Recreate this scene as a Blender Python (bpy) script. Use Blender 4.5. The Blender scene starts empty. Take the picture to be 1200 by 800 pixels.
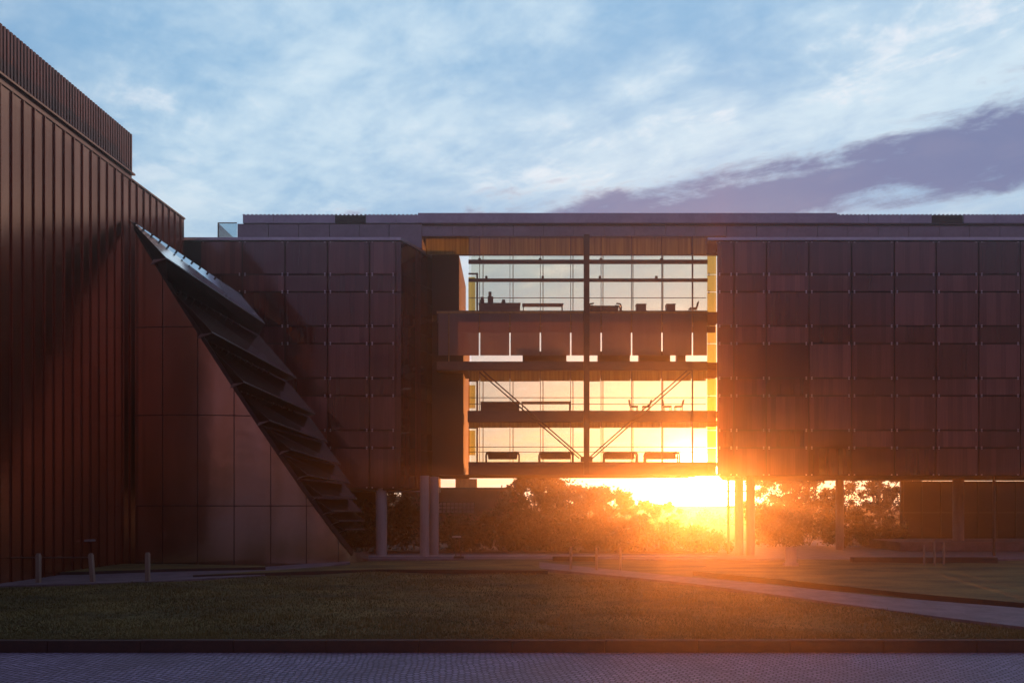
import bpy, math, random
import numpy as np
from mathutils import Vector
R = math.radians
random.seed(7)
rng = np.random.default_rng(7)

# ------------------------------------------------------------------ camera
S = bpy.context.scene
COL = S.collection
CAMZ, F, HY = 3.7, 850.0, 590.0            # eye height (m), focal length and horizon row of a 1200 px wide frame
cam = bpy.data.cameras.new('camera')
cam.sensor_width = 36.0
cam.lens = F / 1200 * 36
cam.shift_y = (HY - 400) / 1200
cam.clip_start, cam.clip_end = 0.1, 3000
cam_ob = bpy.data.objects.new('camera', cam)
cam_ob.location = (0, 0, CAMZ)
cam_ob.rotation_euler = (R(90), 0, 0)
COL.objects.link(cam_ob)
S.camera = cam_ob

# ------------------------------------------------------------------ sun and sky
SUN_EL = R(1.15)
SUN_AZ = math.atan2(815 - 600, F)          # to the right of the view axis
SD = Vector((math.sin(SUN_AZ) * math.cos(SUN_EL), math.cos(SUN_AZ) * math.cos(SUN_EL), math.sin(SUN_EL)))
sun = bpy.data.lights.new('sun', 'SUN')
sun.energy = 5.0
sun.angle = R(0.5)
sun.color = (1.0, 0.245, 0.035)
sun_ob = bpy.data.objects.new('sun', sun)
sun_ob.rotation_euler = SD.to_track_quat('Z', 'Y').to_euler()
sun_ob.location = (30, 120, 40)
COL.objects.link(sun_ob)

w = bpy.data.worlds.new('World')
S.world = w
w.use_nodes = True
wt = w.node_tree
wt.nodes.clear()


class NT:
    """short hand for wiring nodes"""
    def __init__(self, tree): self.t = tree
    def n(self, kind, **kw):
        nd = self.t.nodes.new(kind)
        for k, v in kw.items():
            if k.startswith('i_'):
                key = k[2:]
                nd.inputs[int(key) if key.isdigit() else key.replace('_', ' ')].default_value = v
            else: setattr(nd, k, v)
        return nd
    def l(self, a, b): self.t.links.new(a, b)
    def put(self, sock, v):
        if isinstance(v, bpy.types.NodeSocket): self.l(v, sock)
        elif v is not None: sock.default_value = v
    def m(self, op, a, b=None, c=None, clamp=False):
        nd = self.n('ShaderNodeMath', operation=op, use_clamp=clamp)
        for i, v in enumerate((a, b, c)): self.put(nd.inputs[i], v)
        return nd.outputs[0]
    def mix(self, fac, a, b, mode='MIX'):
        nd = self.n('ShaderNodeMix', data_type='RGBA', blend_type=mode)
        self.put(nd.inputs[0], fac)
        for i, v in ((6, a), (7, b)):
            if isinstance(v, tuple) and len(v) == 3: v = (*v, 1)
            self.put(nd.inputs[i], v)
        return nd.outputs[2]
    def ramp(self, x, stops):
        nd = self.n('ShaderNodeValToRGB')
        self.put(nd.inputs[0], x)
        e = nd.color_ramp.elements
        while len(e) < len(stops): e.new(0.5)
        for k, (p, c) in enumerate(stops):
            e[k].position = p
            e[k].color = c if len(c) == 4 else (*c, 1)
        return nd.outputs[0]
    def rng(self, x, a, b, c=0.0, d=1.0, smooth=True):
        nd = self.n('ShaderNodeMapRange', interpolation_type='SMOOTHSTEP' if smooth else 'LINEAR')
        self.put(nd.inputs[0], x)
        for i, v in enumerate((a, b, c, d)): nd.inputs[i + 1].default_value = v
        return nd.outputs[0]
    def noise(self, vec, scale, detail=4, rough=0.55, dist=0.0):
        nd = self.n('ShaderNodeTexNoise')
        if vec is not None: self.l(vec, nd.inputs['Vector'])
        nd.inputs['Scale'].default_value = scale
        nd.inputs['Detail'].default_value = detail
        nd.inputs['Roughness'].default_value = rough
        nd.inputs['Distortion'].default_value = dist
        return nd.outputs[0]
    def mapping(self, vec, loc=(0, 0, 0), rot=(0, 0, 0), sc=(1, 1, 1)):
        nd = self.n('ShaderNodeMapping')
        self.l(vec, nd.inputs[0])
        nd.inputs[1].default_value, nd.inputs[2].default_value, nd.inputs[3].default_value = loc, rot, sc
        return nd.outputs[0]


k = NT(wt)
sky = k.n('ShaderNodeTexSky', sky_type='NISHITA', sun_disc=False, sun_elevation=SUN_EL, sun_rotation=SUN_AZ,
          altitude=0, air_density=1.0, dust_density=1.2, ozone_density=1.6)
tc = k.n('ShaderNodeTexCoord')
vdir = tc.outputs['Generated']
sep = k.n('ShaderNodeSeparateXYZ')
k.l(vdir, sep.inputs[0])
dx, dy, dz = sep.outputs
den = k.m('ADD', k.m('MAXIMUM', dz, 0.0), 0.10)
cv = k.n('ShaderNodeCombineXYZ')
k.l(k.m('DIVIDE', dx, den), cv.inputs[0])
k.l(k.m('DIVIDE', dy, den), cv.inputs[1])
# thin streaked cloud sheet, running up to the right across the view
def streak(ang, sc, loc):
    return k.mapping(k.mapping(cv.outputs[0], rot=(0, 0, R(ang))), loc=loc, sc=sc)


c1 = k.noise(streak(34, (0.75, 1.25, 1), (3.1, 1.7, 0)), 1.5, 10, 0.58, 0.5)
c2 = k.noise(streak(38, (1.0, 1.7, 1), (7.3, 2.2, 4)), 3.6, 9, 0.60, 0.3)
c4 = k.noise(streak(10, (0.8, 1.0, 1), (2.3, 6.2, 1)), 0.8, 3, 0.5, 0.2)
c5 = k.noise(streak(-20, (1.0, 1.15, 1), (1.3, 4.2, 7)), 5.5, 8, 0.62, 0.3)
veil = k.rng(k.m('ADD', k.m('MULTIPLY', c1, 0.38), k.m('ADD', k.m('MULTIPLY', c2, 0.24), k.m('ADD', k.m('MULTIPLY', c4, 0.18), k.m('MULTIPLY', c5, 0.20)))), 0.41, 0.59)
puffs = k.m('MULTIPLY', k.rng(k.m('ADD', k.m('MULTIPLY', c2, 0.5), k.m('MULTIPLY', c5, 0.5)), 0.52, 0.66), k.rng(c4, 0.38, 0.58))
# darker, heavier bank low down, climbing to the right
c3 = k.noise(streak(24, (0.50, 1.5, 1), (4.3, 2.9, 5)), 1.9, 9, 0.60, 0.6)
tilt = k.m('SUBTRACT', dz, k.m('MULTIPLY', dx, 0.10))
win = k.m('MULTIPLY', k.m('MULTIPLY', k.rng(dz, 0.305, 0.345), k.m('SUBTRACT', 1.0, k.rng(tilt, 0.33, 0.45))), k.rng(dx, -0.55, 0.05))
rag = k.m('ADD', k.m('MULTIPLY', c3, 0.42), k.m('ADD', k.m('MULTIPLY', c2, 0.28), k.m('MULTIPLY', c5, 0.30)))
bank = k.m('MULTIPLY', k.rng(k.m('ADD', rag, k.m('MULTIPLY', win, 0.22)), 0.61, 0.73), k.rng(win, 0.02, 0.25))
sd = k.n('ShaderNodeVectorMath', operation='DOT_PRODUCT')
k.l(vdir, sd.inputs[0])
sd.inputs[1].default_value = SD
cosang = sd.outputs['Value']
west = k.rng(cosang, -0.1, 0.75)
SK = 10.0                                   # the Background runs at 0.1, so colours here are ten times the radiance
blue = k.ramp(dz, [(0.0, (0.42 * SK / 20, 0.39 * SK / 20, 0.33 * SK / 20)), (0.22, (0.24 * SK / 20, 0.44 * SK / 20, 0.66 * SK / 20)), (0.7, (0.20 * SK / 20, 0.42 * SK / 20, 0.66 * SK / 20)), (1, (0.10 * SK / 20, 0.24 * SK / 20, 0.52 * SK / 20))])
skyc = k.mix(1.0, sky.outputs[0], k.mix(1.0, blue, (20.0, 20.0, 20.0), 'MULTIPLY'), 'ADD')
cloud_c = k.mix(k.rng(dz, 0.10, 0.40), (0.50 * SK, 0.56 * SK, 0.62 * SK), (0.74 * SK, 0.89 * SK, 0.98 * SK))
skyc = k.mix(k.m('MULTIPLY', veil, 0.80), skyc, cloud_c)
skyc = k.mix(k.m('MULTIPLY', puffs, 0.7), skyc, (0.95 * SK, 0.95 * SK, 1.0 * SK))
skyc = k.mix(k.m('MULTIPLY', bank, 0.92), skyc, (0.13 * SK, 0.165 * SK, 0.36 * SK))
# the eastern half is already dusk: rose near the horizon, violet blue above
e10 = SK / 10
dusk = k.ramp(dz, [(0.0, (0.20 * e10, 0.07 * e10, 0.055 * e10)), (0.2, (0.15 * e10, 0.06 * e10, 0.08 * e10)), (0.34, (0.24 * e10, 0.215 * e10, 0.42 * e10)), (0.85, (0.22 * e10, 0.28 * e10, 0.5 * e10))])
dusk = k.mix(1.0, dusk, (10.0, 10.0, 10.0), 'MULTIPLY')
dusk = k.mix(k.m('MULTIPLY', veil, 0.5), dusk, k.mix(0.5, dusk, (0.24 * SK, 0.15 * SK, 0.19 * SK)))
skyc = k.mix(west, dusk, skyc)
# the bright air round the low sun and the disc itself
ang = k.m('ARCCOSINE', k.m('MINIMUM', cosang, 0.999999))
g1 = k.m('MULTIPLY', k.m('EXPONENT', k.m('MULTIPLY', ang, -1 / R(5.0))), 3.8 * SK)
g2 = k.m('MULTIPLY', k.m('EXPONENT', k.m('MULTIPLY', k.m('POWER', ang, 2.0), -1 / R(2.0) ** 2)), 40.0 * SK)
low = k.m('EXPONENT', k.m('MULTIPLY', k.m('MAXIMUM', dz, 0.0), -1 / 0.11))
g3 = k.m('MULTIPLY', k.m('MULTIPLY', low, k.rng(cosang, 0.75, 1.0)), 0.55 * SK)
for g, c in ((g1, (1.0, 0.72, 0.30)), (g2, (1.0, 0.88, 0.62)), (g3, (1.0, 0.80, 0.42))):
    vm = k.n('ShaderNodeVectorMath', operation='SCALE')
    vm.inputs[0].default_value = c
    k.l(g, vm.inputs['Scale'])
    skyc = k.mix(1.0, skyc, vm.outputs[0], 'ADD')
bg = k.n('ShaderNodeBackground', i_Strength=0.1)
k.l(skyc, bg.inputs[0])
wo = k.n('ShaderNodeOutputWorld')
k.l(bg.outputs[0], wo.inputs[0])

S.view_settings.view_transform = 'Standard'
S.view_settings.look = 'None'
S.view_settings.gamma = 1.0
S.view_settings.exposure = 0.0
S.view_settings.use_curve_mapping = False
S.cycles.use_denoising = True
S.cycles.max_bounces = 8
S.cycles.transparent_max_bounces = 24
S.cycles.volume_bounces = 0
S.cycles.sample_clamp_indirect = 6.0
S.cycles.caustics_reflective = False
S.cycles.caustics_refractive = False


# ------------------------------------------------------------------ helpers
def P(px, py, Y):
    return Vector(((px - 600) / F * Y, Y, CAMZ + (HY - py) / F * Y))


def G(px, py, z=0.0):
    Y = (CAMZ - z) * F / (py - HY)
    return Vector(((px - 600) / F * Y, Y, z))


def XZ(px, py, Y):
    p = P(px, py, Y)
    return p.x, p.z


def material(name, base, rough=0.6, metal=0.0, ior=1.5, spec=0.5):
    m = bpy.data.materials.new(name)
    m.use_nodes = True
    q = NT(m.node_tree)
    b = m.node_tree.nodes['Principled BSDF']
    b.inputs['Base Color'].default_value = (*base, 1)
    b.inputs['Roughness'].default_value = rough
    b.inputs['Metallic'].default_value = metal
    b.inputs['IOR'].default_value = ior
    b.inputs['Specular IOR Level'].default_value = spec
    co = q.n('ShaderNodeTexCoord').outputs['Object']
    return m, q, b, co


def bump(q, b, h, strength=0.3, dist=0.02):
    nd = q.n('ShaderNodeBump', i_Strength=strength, i_Distance=dist)
    q.l(h, nd.inputs['Height'])
    q.l(nd.outputs[0], b.inputs['Normal'])


def worn(name, base, dark, rough=0.5, metal=0.0, scale=1.5, stretch=(1, 1, 1), ior=1.5, amount=1.0, bmp=0.0, rr=0.12):
    """a plain material broken up by uneven colour and gloss"""
    m, q, b, co = material(name, base, rough, metal, ior)
    v = q.mapping(co, sc=stretch)
    n1 = q.noise(v, scale, 6, 0.6)
    n2 = q.noise(v, scale * 7, 4, 0.6)
    f = q.m('MULTIPLY', q.rng(q.m('ADD', q.m('MULTIPLY', n1, 0.7), q.m('MULTIPLY', n2, 0.3)), 0.35, 0.68), amount)
    q.l(q.mix(f, base, dark), b.inputs['Base Color'])
    q.l(q.m('ADD', rough - rr / 2, q.m('MULTIPLY', n2, rr)), b.inputs['Roughness'])
    if bmp: bump(q, b, n2, bmp, 0.02)
    return m


M = {}
# copper cladding: brown, fairly glossy, a different tone on each tray
m, q, b, co = material('copper_cladding', (0.2, 0.08, 0.05), 0.27, 0.88)
sp = q.n('ShaderNodeSeparateXYZ'); q.l(co, sp.inputs[0])
cell = q.n('ShaderNodeTexWhiteNoise', noise_dimensions='2D')
cc = q.n('ShaderNodeCombineXYZ')
q.l(q.m('FLOOR', q.m('DIVIDE', sp.outputs[1], 0.704)), cc.inputs[0])
q.l(q.m('FLOOR', q.m('DIVIDE', sp.outputs[2], 5.6)), cc.inputs[1])
q.l(cc.outputs[0], cell.inputs['Vector'])
st = q.noise(q.mapping(co, sc=(3, 3, 0.10)), 2.0, 6, 0.65)
f = q.m('ADD', q.m('MULTIPLY', cell.outputs[0], 0.55), q.m('MULTIPLY', q.rng(st, 0.2, 0.8), 0.45))
q.l(q.mix(f, (0.33, 0.128, 0.068), (0.52, 0.225, 0.128)), b.inputs['Base Color'])
q.l(q.m('ADD', 0.15, q.m('MULTIPLY', st, 0.12)), b.inputs['Roughness'])
bump(q, b, q.noise(q.mapping(co, sc=(1, 1, 0.4)), 1.2, 2, 0.5), 0.25, 0.03)
M['copper'] = m
M['copper_dark'] = worn('dark_copper_trim', (0.20, 0.07, 0.042), (0.11, 0.04, 0.025), 0.38, 0.6, 1.2, (1, 1, 0.2))
# steel skin of the drum
m, q, b, co = material('bronze_steel', (0.3, 0.2, 0.16), 0.3, 0.95)
n1 = q.noise(q.mapping(co, sc=(1, 1, 0.25)), 0.55, 5, 0.6)
n2 = q.noise(co, 0.9, 2, 0.5)
q.l(q.mix(q.rng(n1, 0.3, 0.7), (0.50, 0.36, 0.26), (0.70, 0.53, 0.42)), b.inputs['Base Color'])
q.l(q.m('ADD', 0.12, q.m('MULTIPLY', n1, 0.16)), b.inputs['Roughness'])
bump(q, b, n2, 0.35, 0.04)
M['steel'] = m
M['steel_dark'] = worn('dark_steel_edge', (0.06, 0.04, 0.035), (0.03, 0.02, 0.02), 0.4, 0.5)
M['fin_sky_bright'] = worn('sky_bright_fin_steel', (0.90, 0.89, 0.89), (0.74, 0.72, 0.71), 0.12, 0.9, 0.6, rr=0.10)  # top fin only: its bright sky reflection put into a paler colour
M['fin_dim_bronze'] = worn('dim_bronze_fin_steel', (0.46, 0.30, 0.24), (0.30, 0.19, 0.15), 0.20, 0.9, 0.6, rr=0.10)  # other fins: duller reflection put into a darker brown of the steel
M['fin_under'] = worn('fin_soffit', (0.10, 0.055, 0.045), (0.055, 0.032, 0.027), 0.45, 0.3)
M['fin_cap'] = worn('fin_end_cap', (0.42, 0.36, 0.36), (0.3, 0.25, 0.25), 0.35, 0.6)
# dark glass skin with timber louvres close behind it
m, q, b, co = material('louvred_glass', (0.05, 0.02, 0.018), 0.035, 0.0, 1.75)
oi = q.n('ShaderNodeObjectInfo')
sp = q.n('ShaderNodeSeparateXYZ'); q.l(co, sp.inputs[0])
cc = q.n('ShaderNodeCombineXYZ')
q.l(q.m('ADD', q.m('FLOOR', q.m('DIVIDE', sp.outputs[0], 0.33)), q.m('MULTIPLY', oi.outputs['Random'], 77.0)), cc.inputs[0])
q.l(oi.outputs['Random'], cc.inputs[1])
wn = q.n('ShaderNodeTexWhiteNoise', noise_dimensions='2D'); q.l(cc.outputs[0], wn.inputs['Vector'])
fine = q.noise(q.mapping(co, sc=(9, 9, 0.25)), 1.6, 4, 0.7)
f = q.m('ADD', q.m('MULTIPLY', oi.outputs['Random'], 0.45), q.m('ADD', q.m('MULTIPLY', wn.outputs[0], 0.22), q.m('MULTIPLY', fine, 0.45)))
q.l(q.ramp(f, [(0.15, (0.022, 0.006, 0.007)), (0.55, (0.09, 0.026, 0.026)), (0.95, (0.26, 0.10, 0.085))]), b.inputs['Base Color'])
q.l(q.m('MULTIPLY_ADD', oi.outputs['Random'], 0.13, 0.025), b.inputs['Roughness'])
bump(q, b, q.noise(co, 0.5, 2, 0.5), 0.14, 0.05)
M['louvre_glass'] = m
M['core'] = worn('dark_core_wall', (0.016, 0.008, 0.007), (0.01, 0.006, 0.006), 0.8)
M['fixing'] = worn('steel_fixing', (0.65, 0.62, 0.64), (0.5, 0.48, 0.5), 0.3, 0.7)
M['alu'] = worn('pale_aluminium', (0.50, 0.50, 0.54), (0.38, 0.38, 0.42), 0.32, 0.7, 0.8)
M['alu_band'] = worn('grey_metal_band', (0.24, 0.22, 0.25), (0.17, 0.155, 0.18), 0.30, 0.5, 0.5)
M['roof_edge'] = worn('roof_edge_metal', (0.36, 0.35, 0.42), (0.27, 0.265, 0.33), 0.35, 0.5, 0.6)
M['vent'] = worn('dark_vent_metal', (0.06, 0.04, 0.045), (0.035, 0.025, 0.03), 0.5, 0.3)
M['slab'] = worn('painted_slab_edge', (0.10, 0.058, 0.045), (0.06, 0.036, 0.03), 0.5, 0.1, 1.2, (0.4, 1, 1))
M['ceiling'] = worn('sun_gold_soffit', (0.46, 0.27, 0.08), (0.30, 0.16, 0.045), 0.55, 0.0, 1.4, (3, 0.4, 1))  # gold of the low sunlight put into the ceiling colour
M['floor'] = worn('timber_floorboard', (0.35, 0.2, 0.08), (0.22, 0.12, 0.05), 0.4)
M['mast'] = worn('painted_steel', (0.055, 0.035, 0.03), (0.03, 0.02, 0.018), 0.45, 0.2)
M['rail'] = worn('rail_metal', (0.16, 0.11, 0.08), (0.08, 0.05, 0.04), 0.4, 0.6)
M['concrete'] = worn('column_concrete', (0.34, 0.29, 0.27), (0.24, 0.20, 0.19), 0.75, 0, 1.0, (1, 1, 0.3), bmp=0.1)
M['soffit'] = worn('soffit_panel', (0.10, 0.06, 0.05), (0.06, 0.04, 0.035), 0.6)
M['furn'] = worn('dark_upholstery', (0.05, 0.028, 0.022), (0.03, 0.018, 0.015), 0.8)
M['wood'] = worn('desk_wood', (0.16, 0.09, 0.05), (0.09, 0.05, 0.03), 0.5, 0, 2, (0.4, 2, 2))
M['post'] = worn('weathered_post_timber', (0.30, 0.22, 0.16), (0.18, 0.13, 0.10), 0.8, 0, 4, (2, 2, 0.3), bmp=0.2)
M['kerb'] = worn('dark_steel_edging', (0.045, 0.022, 0.016), (0.025, 0.014, 0.012), 0.75, 0, 3, bmp=0.2)
M['path'] = worn('path_concrete', (0.17, 0.13, 0.145), (0.10, 0.075, 0.085), 0.8, 0, 1.2, bmp=0.15)
M['step'] = worn('pale_step_stone', (0.42, 0.36, 0.33), (0.3, 0.25, 0.23), 0.7, 0, 1.2)
M['dirt'] = worn('soil', (0.06, 0.038, 0.025), (0.035, 0.023, 0.016), 0.95, 0, 0.4, bmp=0.3)
M['far_wall'] = worn('far_brick_wall', (0.20, 0.12, 0.09), (0.13, 0.08, 0.06), 0.8, 0, 0.8)
M['shop'] = worn('dark_shopfront_glass', (0.035, 0.02, 0.018), (0.02, 0.012, 0.012), 0.08)


def clear_glass(name, tint, refl=1.0, frost=0.0):
    m = bpy.data.materials.new(name)
    m.use_nodes = True
    q = NT(m.node_tree)
    m.node_tree.nodes.clear()
    tr = q.n('ShaderNodeBsdfTransparent'); tr.inputs[0].default_value = (*tint, 1)
    gl = q.n('ShaderNodeBsdfGlossy'); gl.inputs['Roughness'].default_value = 0.01
    fr = q.n('ShaderNodeFresnel', i_IOR=1.5)
    mx = q.n('ShaderNodeMixShader')
    q.l(q.m('MULTIPLY', fr.outputs[0], refl), mx.inputs[0])
    base = tr.outputs[0]
    if frost:
        df = q.n('ShaderNodeBsdfDiffuse'); df.inputs[0].default_value = (0.32, 0.24, 0.22, 1)
        tl = q.n('ShaderNodeBsdfTranslucent'); tl.inputs[0].default_value = (0.36, 0.26, 0.2, 1)
        ad = q.n('ShaderNodeMixShader'); ad.inputs[0].default_value = 0.5
        q.l(df.outputs[0], ad.inputs[1]); q.l(tl.outputs[0], ad.inputs[2])
        m2 = q.n('ShaderNodeMixShader')
        co = q.n('ShaderNodeTexCoord').outputs['Object']
        q.l(q.m('MULTIPLY_ADD', q.noise(q.mapping(co, sc=(2, 2, 0.2)), 1.5, 3, 0.5), 0.2, frost - 0.1), m2.inputs[0])
        q.l(tr.outputs[0], m2.inputs[1]); q.l(ad.outputs[0], m2.inputs[2])
        base = m2.outputs[0]
    q.l(base, mx.inputs[1]); q.l(gl.outputs[0], mx.inputs[2])
    out = q.n('ShaderNodeOutputMaterial')
    q.l(mx.outputs[0], out.inputs[0])
    return m


M['glass'] = clear_glass('clear_glass', (0.93, 0.935, 0.895))
M['glass_warm'] = clear_glass('amber_edge_glass', (0.80, 0.62, 0.28))
M['frost'] = clear_glass('fritted_glass', (0.62, 0.50, 0.42), 1.0, 0.76)
M['glass_blue'] = clear_glass('parapet_glass', (0.75, 0.84, 0.86), 2.0)

M['blind'], q, b, co = material('amber_blind_cloth', (0.5, 0.3, 0.07), 0.8)
tl = q.n('ShaderNodeBsdfTranslucent')
q.l(q.mix(q.rng(q.noise(q.mapping(co, sc=(6, 6, 0.15)), 1.3, 4, 0.6), 0.3, 0.7), (0.22, 0.22, 0.09), (0.46, 0.46, 0.19)), tl.inputs[0])
mx = q.n('ShaderNodeMixShader'); mx.inputs[0].default_value = 0.75
q.l(b.outputs[0], mx.inputs[1]); q.l(tl.outputs[0], mx.inputs[2]); q.l(mx.outputs[0], M['blind'].node_tree.nodes['Material Output'].inputs[0])
# cobbled plaza
m, q, b, co = material('cobble_paving', (0.14, 0.12, 0.16), 0.55)
bt = q.n('ShaderNodeTexBrick', offset=0.5, squash=1.0)
wv = q.n('ShaderNodeTexNoise'); wv.inputs['Scale'].default_value = 0.9; wv.inputs['Detail'].default_value = 5
q.l(co, wv.inputs['Vector'])
wa = q.n('ShaderNodeVectorMath', operation='MULTIPLY_ADD')
q.l(wv.outputs['Color'], wa.inputs[0]); wa.inputs[1].default_value = (0.30, 0.30, 0); q.l(co, wa.inputs[2])
q.l(q.mapping(wa.outputs[0], rot=(0, 0, R(24))), bt.inputs['Vector'])
bt.inputs['Scale'].default_value = 1.0
bt.inputs['Brick Width'].default_value = 0.17
bt.inputs['Row Height'].default_value = 0.15
bt.inputs['Mortar Size'].default_value = 0.020
bt.inputs['Mortar Smooth'].default_value = 0.3
bt.inputs['Bias'].default_value = 0.0
bt.inputs['Color1'].default_value = (0.20, 0.155, 0.235, 1)
bt.inputs['Color2'].default_value = (0.32, 0.25, 0.36, 1)
bt.inputs['Mortar'].default_value = (0.045, 0.03, 0.035, 1)
n1 = q.noise(co, 0.45, 5, 0.6)
n2 = q.noise(co, 22, 3, 0.6)
q.l(q.mix(q.m('MULTIPLY', q.rng(n1, 0.35, 0.7), 0.45), bt.outputs[0], (0.10, 0.075, 0.09)), b.inputs['Base Color'])
q.l(q.m('ADD', 0.42, q.m('MULTIPLY', n2, 0.25)), b.inputs['Roughness'])
bump(q, b, q.m('SUBTRACT', q.m('MULTIPLY', n2, 0.35), bt.outputs['Fac']), 0.8, 0.02)
M['cobble'] = m
# turf
m, q, b, co = material('turf', (0.05, 0.06, 0.02), 0.9)
n1 = q.noise(q.mapping(co, sc=(0.5, 1, 1)), 0.5, 6, 0.62)
n2 = q.noise(co, 9, 5, 0.7)
n3 = q.noise(q.mapping(co, sc=(0.5, 1.6, 1)), 0.16, 3, 0.5)
f = q.rng(q.m('ADD', q.m('MULTIPLY', n1, 0.6), q.m('ADD', q.m('MULTIPLY', n2, 0.3), q.m('MULTIPLY', n3, 0.1))), 0.36, 0.62)
q.l(q.mix(f, (0.024, 0.026, 0.005), (0.16, 0.118, 0.028)), b.inputs['Base Color'])
bump(q, b, n2, 0.7, 0.05)
M['turf'] = m


def foliage(name, a, c, rough=0.7):
    m, q, b, co = material(name, a, rough)
    at = q.n('ShaderNodeAttribute', attribute_name='tone')
    q.l(q.mix(at.outputs['Fac'], a, c), b.inputs['Base Color'])
    out = m.node_tree.nodes['Material Output']
    tl = q.n('ShaderNodeBsdfTranslucent')
    q.l(q.mix(at.outputs['Fac'], a, tuple(min(1, v * 1.6) for v in c)), tl.inputs[0])
    mx = q.n('ShaderNodeMixShader'); mx.inputs[0].default_value = 0.12
    q.l(b.outputs[0], mx.inputs[1]); q.l(tl.outputs[0], mx.inputs[2]); q.l(mx.outputs[0], out.inputs[0])
    return m


M['leaf'] = foliage('tree_leaf', (0.026, 0.032, 0.010), (0.070, 0.075, 0.022))
M['leaf_warm'] = foliage('autumn_leaf', (0.045, 0.032, 0.012), (0.12, 0.085, 0.03))
M['shrub'] = foliage('shrub_leaf', (0.028, 0.033, 0.014), (0.075, 0.075, 0.028))
M['blade'] = foliage('grass_blade', (0.036, 0.038, 0.008), (0.16, 0.13, 0.035), 0.6)
M['bark'] = worn('bark', (0.07, 0.045, 0.03), (0.035, 0.024, 0.018), 0.9, 0, 3, (1, 1, 0.2), bmp=0.4)


class MB:
    """collects solids, builds ONE mesh object"""
    def __init__(self): self.v, self.f, self.mi = [], [], []
    def add(self, vs, fs, mi=0):
        o = len(self.v)
        self.v += [tuple(v) for v in vs]
        self.f += [tuple(o + i for i in f) for f in fs]
        self.mi += [mi] * len(fs)
    def box(self, x0, x1, y0, y1, z0, z1, mi=0):
        vs = [(x, y, z) for z in (z0, z1) for x, y in ((x0, y0), (x1, y0), (x1, y1), (x0, y1))]
        self.add(vs, [(3, 2, 1, 0), (4, 5, 6, 7), (0, 1, 5, 4), (1, 2, 6, 5), (2, 3, 7, 6), (3, 0, 4, 7)], mi)
    def hexa(self, a, c, mi=0):
        """a, c: two matching quads (front, back)"""
        self.add(list(a) + list(c), [(0, 1, 2, 3), (7, 6, 5, 4), (0, 4, 5, 1), (1, 5, 6, 2), (2, 6, 7, 3), (3, 7, 4, 0)], mi)
    def prism(self, poly, z0, z1, mi=0, side=None):
        n = len(poly)
        vs = [(p[0], p[1], z0) for p in poly] + [(p[0], p[1], z1) for p in poly]
        self.add(vs, [tuple(range(n - 1, -1, -1)), tuple(range(n, 2 * n))], mi)
        o = len(self.v) - 2 * n
        for i in range(n):
            j = (i + 1) % n
            self.f.append((o + i, o + j, o + n + j, o + n + i))
            self.mi.append(mi if side is None else side)
    def bar(self, a, c, r, n=8, r2=None, mi=0):
        a, c = Vector(a), Vector(c)
        d = (c - a).normalized()
        u = d.orthogonal().normalized()
        t = d.cross(u)
        r2 = r if r2 is None else r2
        vs = []
        for p, rr in ((a, r), (c, r2)):
            for i in range(n):
                an = 2 * math.pi * i / n
                vs.append(p + u * math.cos(an) * rr + t * math.sin(an) * rr)
        fs = [(i, (i + 1) % n, n + (i + 1) % n, n + i) for i in range(n)]
        self.add(vs, fs + [tuple(range(n - 1, -1, -1)), tuple(range(n, 2 * n))], mi)
    def tube(self, pts, r, n=8, mi=0):
        for a, c in zip(pts, pts[1:]): self.bar(a, c, r, n, mi=mi)
    def build(self, name, mats, parent=None, bevel=0.0, smooth=False):
        me = bpy.data.meshes.new(name)
        loc = parent_world(parent)
        me.from_pydata([(x - loc.x, y - loc.y, z - loc.z) for x, y, z in self.v], [], self.f)
        mats = mats if isinstance(mats, (list, tuple)) else [mats]
        for mt in mats: me.materials.append(mt)
        if len(mats) > 1: me.polygons.foreach_set('material_index', self.mi)
        if smooth: me.polygons.foreach_set('use_smooth', [True] * len(me.polygons))
        me.update()
        o = bpy.data.objects.new(name, me)
        COL.objects.link(o)
        o.parent = parent
        if bevel:
            bv = o.modifiers.new('bevel', 'BEVEL')
            bv.width, bv.segments, bv.limit_method = bevel, 2, 'ANGLE'
        return o


def parent_world(p):
    v = Vector((0, 0, 0))
    while p is not None:
        v += p.location
        p = p.parent
    return v


def tag(o, label=None, cat=None, group=None, kind=None):
    if label: o['label'] = label
    if cat: o['category'] = cat
    if group: o['group'] = group
    if kind: o['kind'] = kind
    return o


def thing(name, loc, label, cat, group=None):
    o = bpy.data.objects.new(name, None)
    o.empty_display_size = 0.2
    o.location = loc
    COL.objects.link(o)
    return tag(o, label, cat, group)


def copy_tree(o, parent=None):
    c = o.copy()
    COL.objects.link(c)
    c.parent = parent
    for ch in list(o.children): copy_tree(ch, c)
    return c


# ------------------------------------------------------------------ setting: ground, plaza, lawns, paths
g = MB()
g.add([(-900, -300, -0.42), (900, -300, -0.42), (900, 1600, -0.42), (-900, 1600, -0.42)], [(0, 1, 2, 3)])
tag(g.build('ground', M['dirt']), kind='structure')
LY = 19.70                                   # front edge of the raised lawn
g = MB(); g.box(-75, 75, -45, LY - 0.20, -0.41, -0.30)
tag(g.build('plaza_paving', M['cobble']), kind='structure')
g = MB()
for i in range(60):
    g.box(-75 + 2.5 * i + 0.006, -72.5 + 2.5 * i - 0.006, LY - 0.197 + random.uniform(-0.006, 0.006), LY, -0.405, 0.03 + random.uniform(-0.008, 0.008))
tag(g.build('lawn_kerb', M['kerb'], bevel=0.015), kind='structure')


def ripple(x, y):
    return 0.045 * math.sin(x * 0.31 + 1.2) * math.sin(y * 0.43) + 0.03 * math.sin(x * 0.9 + y * 0.7) + 0.02 * math.sin(x * 0.17 - y * 1.3)


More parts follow.
